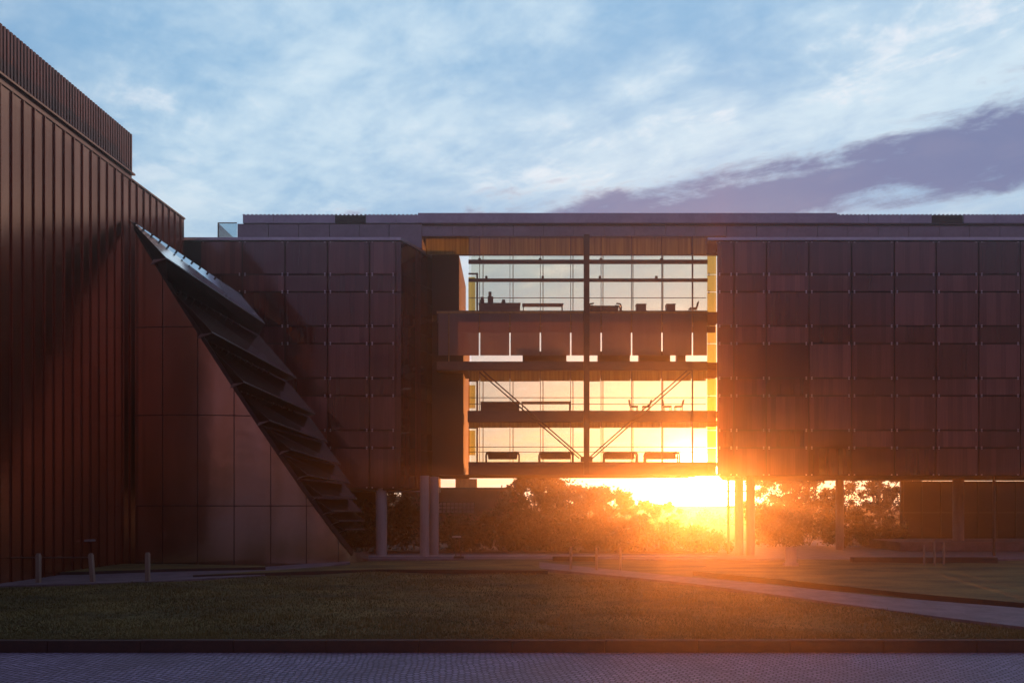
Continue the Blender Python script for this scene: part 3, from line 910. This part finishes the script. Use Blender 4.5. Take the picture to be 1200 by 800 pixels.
# podium, shopfront and column beneath the right wing
mb = MB(); mb.box(P(1055, 0, 56).x, 50, 56, 70, 0.053, 0.75)
mb.build('podium', M['path'], gb)
x = P(1123, 0, 58).x
mb = MB(); mb.bar((x, 58, 0.75), (x, 58, Zw0), 0.40, 20)
mb.build('column', M['concrete'], gb)
mb = MB()
mb.box(P(1056, 0, 62).x, 50, 62, 62.2, 0.753, Zw0 - 0.003)
for xx in np.arange(P(1058, 0, 62).x, 48, 1.6): mb.box(xx, xx + 0.07, 61.93, 61.997, 0.753, Zw0 - 0.01, 1)
mb.box(P(1056, 0, 62).x, 50, 61.92, 61.996, 2.9, 3.0, 1)
mb.build('shopfront', [M['shop'], M['mast']], gb)
mb = MB(); mb.box(-31, P(440, 0, 60).x, 60, 60.2, 0.053, P(0, 574, YF).z)
mb.build('undercroft_wall', M['core'], gb)
mb = MB(); x0, z1 = XZ(455, 575, 52); x1, _ = XZ(492, 575, 52)
mb.box(x0, x1, 52, 52.3, z1 - 0.06, z1 + 0.02)
mb.build('soffit_trim', M['alu'], gb)

# ------------------------------------------------------------------ furniture on the galleries
FL = {1: zc(541) - 0.02, 2: zc(481) - 0.02, 3: zc(423.5) - 0.02, 4: zc(364) - 0.02}


def lounge(px0, px1, level, label, group):
    Y = 53.2
    x0, x1 = P(px0, 0, Y).x, P(px1, 0, Y).x
    z = FL[level]
    t = thing('lounge_seat', ((x0 + x1) / 2, Y, z), label, 'sofa', group)
    mb = MB(); mb.box(x0 + 0.22, x1 - 0.22, Y - 0.30, Y + 0.35, z + 0.32, z + 0.46)
    mb.build('seat', M['furn'], t, bevel=0.05)
    mb = MB()
    mb.hexa([(x0 + 0.20, Y + 0.27, z + 0.30), (x1 - 0.20, Y + 0.27, z + 0.30), (x1 - 0.12, Y + 0.40, z + 0.84), (x0 + 0.12, Y + 0.40, z + 0.84)],
            [(x0 + 0.20, Y + 0.42, z + 0.30), (x1 - 0.20, Y + 0.42, z + 0.30), (x1 - 0.12, Y + 0.52, z + 0.84), (x0 + 0.12, Y + 0.52, z + 0.84)])
    mb.build('backrest', M['furn'], t, bevel=0.05)
    for xx, s in ((x0, 1), (x1, -1)):
        mb = MB()
        for yy in (Y - 0.28, Y + 0.32):
            mb.tube([(xx + 0.05 * s, yy, z), (xx + 0.04 * s, yy, z + 0.58), (xx + 0.12 * s, yy, z + 0.76), (xx + 0.40 * s, yy, z + 0.80)], 0.055, 8)
        mb.bar((xx + 0.08 * s, Y - 0.28, z + 0.72), (xx + 0.08 * s, Y + 0.32, z + 0.72), 0.05)
        mb.build('arm_frame', M['mast'], t)


lg = 'lounge seats along the lowest gallery'
lounge(569, 609, 1, 'dark lounge seat with bent arms on lowest gallery beside the amber screen', lg)
lounge(631, 672, 1, 'dark lounge seat on lowest gallery just left of the central mast', lg)
lounge(707, 747, 1, 'dark lounge seat on lowest gallery just right of the central mast', lg)
lounge(755, 796, 1, 'dark lounge seat on lowest gallery nearest the right hand wing', lg)
lounge(689, 728, 4, 'dark curved sofa on the top storey right beside the central mast', None)


def boxy(name, px0, px1, py0, level, label, cat, group=None, depth=0.55, Y=53.4):
    x0, x1 = P(px0, 0, Y).x, P(px1, 0, Y).x
    z, zt = FL[level], P(0, py0, Y).z
    t = thing(name, ((x0 + x1) / 2, Y, z), label, cat, group)
    mb = MB(); mb.box(x0 + 0.03, x1 - 0.03, Y - depth / 2, Y + depth / 2, z + 0.06, zt - 0.05); mb.build('body', M['wood'], t, bevel=0.02)
    mb = MB(); mb.box(x0, x1, Y - depth / 2 - 0.03, Y + depth / 2 + 0.03, zt - 0.047, zt); mb.build('top', M['furn'], t, bevel=0.01)
    mb = MB(); mb.box(x0 + 0.06, x1 - 0.06, Y - depth / 2 + 0.05, Y + depth / 2 - 0.05, z, z + 0.057); mb.build('plinth', M['mast'], t)
    return t, zt


boxy('cabinet', 561, 610, 356, 4, 'long low cabinet on the top storey near its left end', 'cabinet')
boxy('stool', 745, 757, 357, 4, 'left one of two dark cube stools on the top storey', 'stool', 'cube stools on the top storey')
boxy('stool', 780, 791, 357, 4, 'right one of two dark cube stools on the top storey', 'stool', 'cube stools on the top storey')
boxy('cabinet', 563, 609, 471, 2, 'solid grey cabinet on the middle gallery at its left end', 'cabinet')
for i, (a, hh) in enumerate(((565, 8), (574, 14), (590, 5))):
    x = P(a, 0, 53.4).x; zt = P(0, 356, 53.4).z
    mb = MB(); s = hh / F * 53.4
    mb.box(x - 0.15, x + 0.15 + 0.1 * (i == 1), 53.3, 53.6, zt, zt + s * 0.6); mb.box(x - 0.10, x + 0.12, 53.33, 53.57, zt + s * 0.6, zt + s)
    tag(mb.build('storage_box', M['furn'], bevel=0.01), ('small dark box at the left end of the top storey cabinet', 'tallest stacked box on the long cabinet of the top storey', 'low dark box at the right end of the top storey cabinet')[i], 'box', 'boxes on the top storey cabinet')


def table(px0, px1, py0, level, label, group=None, chairs=()):
    Y = 53.4
    x0, x1 = P(px0, 0, Y).x, P(px1, 0, Y).x
    z, zt = FL[level], P(0, py0, Y).z
    t = thing('study_table', ((x0 + x1) / 2, Y, z), label, 'table', group)
    mb = MB(); mb.box(x0, x1, Y - 0.4, Y + 0.4, zt - 0.06, zt); mb.build('tabletop', M['wood'], t, bevel=0.01)
    for xx in (x0 + 0.08, x1 - 0.08):
        for yy in (Y - 0.34, Y + 0.34):
            mb = MB(); mb.bar((xx, yy, z), (xx, yy, zt - 0.06), 0.03); mb.build('leg', M['mast'], t)


table(611, 669, 471, 2, 'long study table on the middle gallery left of the mast', 'study tables on the galleries')
table(612, 660, 357, 4, 'long study table on the top storey beside the low cabinet', 'study tables on the galleries')


def chair(px0, level, flip, label, group):
    Y = 53.1
    x = P(px0, 0, Y).x
    z = FL[level]
    s = -1 if flip else 1
    t = thing('chair', (x, Y, z), label, 'chair', group)
    mb = MB(); mb.box(x - 0.27, x + 0.27, Y - 0.26, Y + 0.26, z + 0.42, z + 0.50); mb.build('seat', M['furn'], t, bevel=0.02)
    mb = MB(); mb.hexa([(x + s * 0.26, Y - 0.25, z + 0.52), (x + s * 0.31, Y - 0.25, z + 0.52), (x + s * 0.40, Y - 0.25, z + 0.95), (x + s * 0.35, Y - 0.25, z + 0.95)],
                       [(x + s * 0.26, Y + 0.25, z + 0.52), (x + s * 0.31, Y + 0.25, z + 0.52), (x + s * 0.40, Y + 0.25, z + 0.95), (x + s * 0.35, Y + 0.25, z + 0.95)])
    mb.build('backrest', M['furn'], t)
    for xx in (-0.24, 0.24):
        for yy in (-0.23, 0.23):
            mb = MB(); mb.bar((x + xx, Y + yy, z), (x + xx, Y + yy, z + 0.42), 0.025); mb.build('leg', M['mast'], t)


cg = 'chairs on the middle gallery'
chair(743, 2, True, 'leftmost chair on the middle gallery right of the mast', cg)
chair(757, 2, False, 'chair at the foot of the right tie rods on the middle gallery', cg)
chair(782, 2, True, 'second chair from the right on the middle gallery', cg)
chair(795, 2, False, 'rightmost chair on the middle gallery near the amber glass', cg)
chair(812, 4, False, 'single slim chair at the right end of the top storey', None)
for i, (a, c) in enumerate(((612, 664), (700, 738), (748, 785), (792, 803))):
    boxy('bench', a, c, 412.5, 3, ('long bench behind the fritted glass left of the mast', 'bench behind the fritted glass just right of the mast', 'bench behind the fritted glass under the two cube stools', 'short bench behind the fritted glass at the right end')[i], 'bench', 'benches behind the fritted storey')

# ------------------------------------------------------------------ posts, rail, stand, low walls
def post(px, py0, py1, wpx, label, group, lean=0.0, cap=True):
    b = G(px, py1, 0.0); Y = b.y
    h = (py1 - py0) / F * Y
    r = wpx / F * Y / 2
    t = thing('timber_post', (b.x, Y, 0), label, 'post', group)
    mb = MB()
    mb.hexa([(b.x - r, Y - r, -0.1), (b.x + r, Y - r, -0.1), (b.x + r + lean, Y - r, h - 0.06), (b.x - r + lean, Y - r, h - 0.06)],
            [(b.x - r, Y + r, -0.1), (b.x + r, Y + r, -0.1), (b.x + r + lean, Y + r, h - 0.06), (b.x - r + lean, Y + r, h - 0.06)])
    mb.build('shaft', M['post'], t, bevel=0.02)
    mb = MB(); mb.box(b.x + lean - r * 0.8, b.x + lean + r * 0.8, Y - r * 0.8, Y + r * 0.8, h - 0.057, h); mb.build('cap', M['post'], t, bevel=0.02)
    return b, h


lgp = 'timber posts on the left lawn'
b0, h0 = post(45, 648, 684, 4.6, 'upright timber post holding the rail, furthest left on the lawn', lgp)
b1, h1 = post(109, 648, 683, 4.6, 'leaning timber post at the end of the thin rail', lgp, -0.10)
post(173, 647, 682, 4.6, 'lone timber post without a rail in front of the steel drum', lgp)
mb = MB(); z = h0 - 0.22
mb.bar((b0.x - 4, b0.y + 0.10, z), (b1.x - 0.08, b1.y + 0.12, z), 0.035)
tag(mb.build('post_rail', M['rail']), 'thin metal rail running along the left timber posts', 'rail')
mgp = 'slim posts along the path in the middle'
post(669, 640, 668, 3.0, 'slim post beside the middle path, left one of three', mgp)
post(699, 641, 669, 2.6, 'slim post beside the middle path, centre one of three', mgp)
post(727, 641, 669, 2.6, 'slim post beside the middle path, right one of three nearest the sun', mgp)
rgp = 'slim posts in front of the right wing'
post(1083, 638, 661, 2.0, 'slim post in front of the right wing, left of three', rgp)
post(1095, 632, 661, 2.0, 'tallest slim post in front of the right wing, middle of three', rgp)
post(1106, 634, 661, 2.0, 'slim post in front of the right wing, nearest the thick column', rgp)
mb = MB()
c = G(927, 664)
t = thing('sign_block', (c.x, c.y, 0), 'pale upright marker slab standing on the right lawn', 'marker')
mb.box(c.x - 0.34, c.x + 0.30, c.y - 0.08, c.y + 0.08, 0.05, 1.15); mb.build('slab', M['concrete'], t, bevel=0.02)
mb = MB(); mb.box(c.x - 0.44, c.x + 0.40, c.y - 0.16, c.y + 0.16, -0.05, 0.25); mb.build('base', M['concrete'], t, bevel=0.02)
c = G(538, 654.5)
t = thing('stand', (c.x, c.y, 0.05), 'slim stand with a T shaped top on a dark base before the passage', 'stand')
mb = MB(); mb.box(c.x - 0.35, c.x + 0.35, c.y - 0.3, c.y + 0.3, 0.05, 0.20); mb.build('base', M['mast'], t, bevel=0.02)
mb = MB(); mb.bar((c.x + 0.12, c.y, 0.2), (c.x - 0.02, c.y, 1.45), 0.04); mb.bar((c.x - 0.22, c.y, 0.2), (c.x - 0.26, c.y, 1.45), 0.03); mb.build('leg', M['rail'], t)
mb = MB(); mb.box(c.x - 0.45, c.x + 0.12, c.y - 0.2, c.y + 0.2, 1.45, 1.52); mb.build('top', M['alu'], t, bevel=0.01)
a, c = G(1000, 659), G(1153, 657)
mb = MB(); mb.box(a.x, c.x, a.y, a.y + 0.45, -0.1, 0.34)
tag(mb.build('low_wall', M['kerb'], bevel=0.02), 'long low dark wall on the right lawn below the thick column', 'wall')
a, c = G(648, 657), G(700, 657)
mb = MB(); mb.box(a.x, c.x, a.y, a.y + 0.5, -0.1, 0.28)
tag(mb.build('low_wall', M['kerb'], bevel=0.02), 'short low dark wall behind the three slim path posts', 'wall')


# ------------------------------------------------------------------ planting
def leaves_mesh(name, centers, radii, n_each, size, mt, parent, flat=1.0):
    C = np.repeat(np.asarray(centers, float), n_each, axis=0)
    Rr = np.repeat(np.asarray(radii, float), n_each)
    N = len(C)
    d = rng.normal(size=(N, 3)); d /= np.linalg.norm(d, axis=1)[:, None]
    rad = Rr * np.minimum(np.abs(rng.normal(size=N)) * 0.62, 1.6)
    pos = C + d * rad[:, None] * np.array([1, 1, flat])
    a = rng.normal(size=(N, 3)); a /= np.linalg.norm(a, axis=1)[:, None]
    b_ = np.cross(a, rng.normal(size=(N, 3))); b_ /= np.linalg.norm(b_, axis=1)[:, None]
    s = size * (0.6 + 0.8 * rng.random(N))[:, None]
    V = np.stack([pos - a * s, pos + b_ * s * 0.45, pos + a * s, pos - b_ * s * 0.45], 1).reshape(-1, 3)
    loc = parent_world(parent)
    V -= np.array(loc)
    me = bpy.data.meshes.new(name)
    me.vertices.add(4 * N); me.loops.add(4 * N); me.polygons.add(N)
    me.vertices.foreach_set('co', V.ravel())
    me.loops.foreach_set('vertex_index', np.arange(4 * N))
    me.polygons.foreach_set('loop_start', np.arange(0, 4 * N, 4))
    me.polygons.foreach_set('loop_total', np.full(N, 4))
    me.update(calc_edges=True)
    at = me.attributes.new('tone', 'FLOAT', 'FACE')
    clump = np.repeat(rng.random(len(centers)), n_each)
    at.data.foreach_set('value', np.clip(clump * 0.6 + rng.random(N) * 0.4, 0, 1))
    me.materials.append(mt)
    o = bpy.data.objects.new(name, me)
    COL.objects.link(o); o.parent = parent
    return o


def tree(px, Y, top_py, wpx, label, group, mt='leaf', dens=1.0, name='broadleaf_tree', skirt=0.2):
    x = P(px, 0, Y).x; h = P(0, top_py, Y).z; wd = wpx / F * Y / 2
    t = thing(name, (x, Y, 0), label, 'tree', group)
    mb = MB()
    top = Vector((x + random.uniform(-0.3, 0.3), Y, h * 0.62))
    mb.bar((x, Y, -0.4), (x, Y, h * 0.25), 0.028 * h, 9, 0.022 * h); mb.bar((x, Y, h * 0.25), top, 0.022 * h, 9, 0.010 * h)
    cs, rs = [], []
    for i in range(int((30 + wd * 9) * dens)):
        an = random.uniform(0, 2 * math.pi); rr = math.sqrt(random.random())
        zz = random.uniform(skirt, 1.0)
        env = math.sin(math.pi * min(1, max(0.12, (zz - skirt + 0.18) / (1.28 - skirt)))) ** 0.7
        p = Vector((x + math.cos(an) * rr * wd * env, Y + math.sin(an) * rr * wd * env * 0.8, h * zz))
        r_ = random.uniform(0.05, 0.15) * (wd + h) * 0.55
        p.z = min(p.z, h - r_ * 0.55)
        cs.append(p); rs.append(r_)
        if i % 5 == 0: mb.bar((x, Y, h * random.uniform(0.25, 0.5)), p, 0.009 * h, 6, 0.003 * h)
    mb.build('trunk', M['bark'], t)
    leaves_mesh('crown', cs, rs, 210, 0.19, M[mt], t, 0.8)
    return t


tg = 'trees beyond the passage'
tree(628, 70, 556, 100, 'largest dark tree filling the passage left of the mast line', tg, dens=1.5)
tree(578, 82, 578, 70, 'dark tree partly hiding the low pavilion beyond the passage', tg)
tree(715, 74, 570, 80, 'rounded dark tree just left of the sun', tg, dens=1.1)
tree(665, 86, 568, 90, 'lower tree in the dip between the two big trees of the passage', tg)
tree(770, 84, 588, 70, 'low bushy tree right beneath the setting sun', tg, dens=0.8)
tree(925, 76, 553, 130, 'loose tree seen under the left end of the right wing', tg, 'leaf_warm', dens=1.3)
tree(1030, 80, 548, 130, 'thin crowned tree with sky gaps left of the shopfront', tg, 'leaf_warm', dens=0.9)
tree(470, 72, 556, 90, 'dark tree seen between the columns of the left wing', tg, dens=1.1)
tree(400, 78, 556, 90, 'dark tree behind the foot of the steel drum', tg)


def shrub(px, Y, top_py, wpx, label, group):
    x = P(px, 0, Y).x; h = P(0, top_py, Y).z; wd = wpx / F * Y / 2
    t = thing('shrub', (x, Y, 0.05), label, 'shrub', group)
    mb = MB()
    for i in range(6):
        an = random.uniform(0, 6.28)
        mb.bar((x, Y, 0.0), (x + math.cos(an) * wd * 0.6, Y + math.sin(an) * wd * 0.4, h * random.uniform(0.5, 0.85)), 0.03, 5, 0.012)
    mb.build('stem', M['bark'], t)
    cs = [Vector((x + random.uniform(-1, 1) * wd * 0.85, Y + random.uniform(-0.6, 0.6), h * random.uniform(0.15, 0.85))) for _ in range(24)]
    leaves_mesh('foliage', cs, [random.uniform(0.25, 0.5) * (h * 0.5 + 0.3) for _ in cs], 210, 0.15, M['shrub'], t)


sg = 'shrubs lining the back of the passage'
spots = [(430, 590, 'in the gap left of the first round column'), (472, 585, 'between the first and second round columns'), (528, 603, 'directly behind the slim stand'),
         (556, 600, 'just right of the slim stand'), (586, 604, 'under the sky gap over the pavilion'), (616, 601, 'under the largest dark tree'),
         (646, 603, 'beneath the right half of the largest tree'), (676, 606, 'behind the left slim path post'), (706, 608, 'behind the middle slim path post'),
         (737, 611, 'just right of the slim path posts'), (768, 614, 'to the left below the sun'), (799, 617, 'directly below the sun'), (832, 624, 'low down left of the pair of pale columns'),
         (908, 596, 'right of the pair of pale columns'), (948, 598, 'behind the pale marker slab'), (990, 596, 'beside the far pale column'), (1030, 606, 'left of the raised podium')]
for i, (px_, py_, tx) in enumerate(spots):
    shrub(px_, (54.6 if px_ < 840 else 60.5) + (i % 3) * 1.3, py_ + random.uniform(-2, 2), 54, 'dark leafy shrub ' + tx, sg)

# low pavilion beyond the passage
Yp = 76
pv = thing('garden_pavilion', (P(550, 0, Yp).x, Yp, 0), 'low flat roofed brown pavilion with a gridded window beyond the passage', 'building')
x0, zt = XZ(470, 571, Yp); x1, _ = XZ(608, 571, Yp)
mb = MB(); mb.box(x0, x1, Yp, Yp + 8, -0.3, zt - 0.22); mb.build('wall', M['far_wall'], pv)
mb = MB(); mb.box(x0 - 0.4, x1 + 0.2, Yp - 0.5, Yp + 8.3, zt - 0.217, zt); mb.build('roof', M['slab'], pv, bevel=0.02)
xa, za = XZ(514, 588, Yp); xb, zb = XZ(556, 601, Yp)
mb = MB(); mb.box(xa, xb, Yp - 0.06, Yp - 0.02, zb, za)
wo_ = mb.build('window', M['glass_blue'], pv)
M['pane'] = worn('pale_lit_pane', (0.55, 0.52, 0.58), (0.4, 0.36, 0.42), 0.2)  # panes painted pale and bluish for their lit look
wo_.data.materials[0] = M['pane']
mb = MB()
for xx in np.linspace(xa, xb, 10): mb.box(xx - 0.05, xx + 0.05, Yp - 0.12, Yp - 0.063, zb, za)
for zz in np.linspace(zb, za, 4): mb.box(xa - 0.05, xb + 0.05, Yp - 0.14, Yp - 0.123, zz - 0.05, zz + 0.05)
mb.build('frame', M['mast'], wo_)
mb = MB(); xa, za = XZ(532, 557, 75); xb, zb = XZ(558, 570, 75)
mb.box(xa, xb, Yp + 1.0, Yp + 1.3, zt + 0.003, zt + 0.95)
mb.build('roof_louvre', M['ceiling'], pv)

# grass blades over the lawn
def grass():
    N = 170000
    u = rng.random(N)
    Yg = LY + 0.05 + (46 - LY) * u ** 1.7
    Xg = (rng.random(N) * 2 - 1) * (Yg * 0.75 + 1)
    # keep clear of the paths and terraces
    px_ = 600 + Xg / Yg * F
    py_ = HY + CAMZ / Yg * F
    lo1 = np.interp(px_, [-250, 0, 172, 300, 345, 410], [699, 688, 683, 676, 670.5, 661])
    lo2 = np.interp(px_, [412, 632, 690, 810, 950, 1100, 1200, 1500], [669, 670, 673, 685, 704, 724, 736, 777])
    ok = np.where(px_ < 411, py_ > np.maximum(lo1, np.where(px_ > 220, 675, 0)), py_ > lo2)
    Xg, Yg = Xg[ok], Yg[ok]
    N = len(Xg)
    z0 = np.array([-0.02 + ripple(a, c) * min(1, (c - LY) / 2) for a, c in zip(Xg, Yg)])
    patch = 0.5 + 0.5 * np.sin(Xg * 0.8 + 2 * np.sin(Yg * 0.6)) * np.sin(Yg * 1.1 + np.sin(Xg * 0.5))
    h = (0.035 + 0.05 * rng.random(N)) * (0.7 + 0.6 * patch)
    tuft = np.sin(Xg * 2.3 + 3 * np.sin(Yg * 1.7)) * np.sin(Yg * 2.9 + 2 * np.sin(Xg * 1.3))
    h *= 1 + 1.1 * np.clip(tuft - 0.55, 0, 1) * 2
    an = rng.random(N) * 6.283
    wv = (0.006 + 0.0005 * Yg)
    bx_, by_ = np.cos(an) * wv, np.sin(an) * wv
    lx, ly = rng.normal(size=N) * 0.03, rng.normal(size=N) * 0.03
    V = np.stack([np.stack([Xg - bx_, Yg - by_, z0 - 0.01], 1), np.stack([Xg + bx_, Yg + by_, z0 - 0.01], 1), np.stack([Xg + lx, Yg + ly, z0 + h], 1)], 1).reshape(-1, 3)
    me = bpy.data.meshes.new('grass')
    me.vertices.add(3 * N); me.loops.add(3 * N); me.polygons.add(N)
    me.vertices.foreach_set('co', V.ravel())
    me.loops.foreach_set('vertex_index', np.arange(3 * N))
    me.polygons.foreach_set('loop_start', np.arange(0, 3 * N, 3))
    me.polygons.foreach_set('loop_total', np.full(N, 3))
    me.update(calc_edges=True)
    at = me.attributes.new('tone', 'FLOAT', 'FACE')
    at.data.foreach_set('value', np.clip(patch * 0.5 + rng.random(N) * 0.5, 0, 1))
    me.materials.append(M['blade'])
    o = bpy.data.objects.new('grass', me); COL.objects.link(o)
    tag(o, 'short olive grass growing over the main lawn', 'grass', kind='stuff')


grass()

# trees behind the viewer, seen only as the dark skyline in the glass
def far_wood():
    cs, rs = [], []
    for i in range(90):
        x = -110 + 220 * i / 89
        top = 15 + 4 * math.sin(i * 0.35) + 3 * math.sin(i * 0.13 + 1) + random.uniform(-1.5, 1.5)
        for j in range(6):
            cs.append((x + random.uniform(-2, 2), -75 + random.uniform(-6, 6), 1 + (top - 1) * (j + random.random()) / 6)); rs.append(random.uniform(2.0, 3.8))
    o = leaves_mesh('treeline', cs, rs, 90, 0.7, M['leaf'], None)
    tag(o, 'dark line of trees on the far side of the plaza', 'trees', kind='stuff')


far_wood()


def distant_trees():
    cs, rs = [], []
    for i in range(330):
        x = -60 + 190 * i / 329
        top = 2.6 + 0.9 * math.sin(x * 0.21) + 0.6 * math.sin(x * 0.57 + 1) + random.uniform(-0.5, 0.5) + (2.0 if x < 14 else -1.6 if 26 < x < 50 else 0)
        cs.append((x, 138 + random.uniform(-6, 6), max(0.4, top - random.uniform(0.6, 2.2)))); rs.append(random.uniform(0.8, 1.6))
    o = leaves_mesh('distant_trees', cs, rs, 120, 0.28, M['leaf'], None)
    tag(o, 'low far line of trees along the horizon beyond the passage', 'trees', kind='stuff')


distant_trees()

# ------------------------------------------------------------------ haze added to carry the warm glow round the sun
hz = MB(); hz.box(-120, 120, -90, 150, -2.0, 30.0)
m = bpy.data.materials.new('glow_haze')
m.use_nodes = True
q = NT(m.node_tree)
m.node_tree.nodes.clear()
pvn = q.n('ShaderNodeVolumePrincipled')
pvn.inputs['Color'].default_value = (0.98, 0.88, 0.80, 1)
pvn.inputs['Density'].default_value = 0.0017
pvn.inputs['Anisotropy'].default_value = 0.89
out = q.n('ShaderNodeOutputMaterial')
q.l(pvn.outputs[0], out.inputs['Volume'])
tag(hz.build('haze', m), kind='stuff')
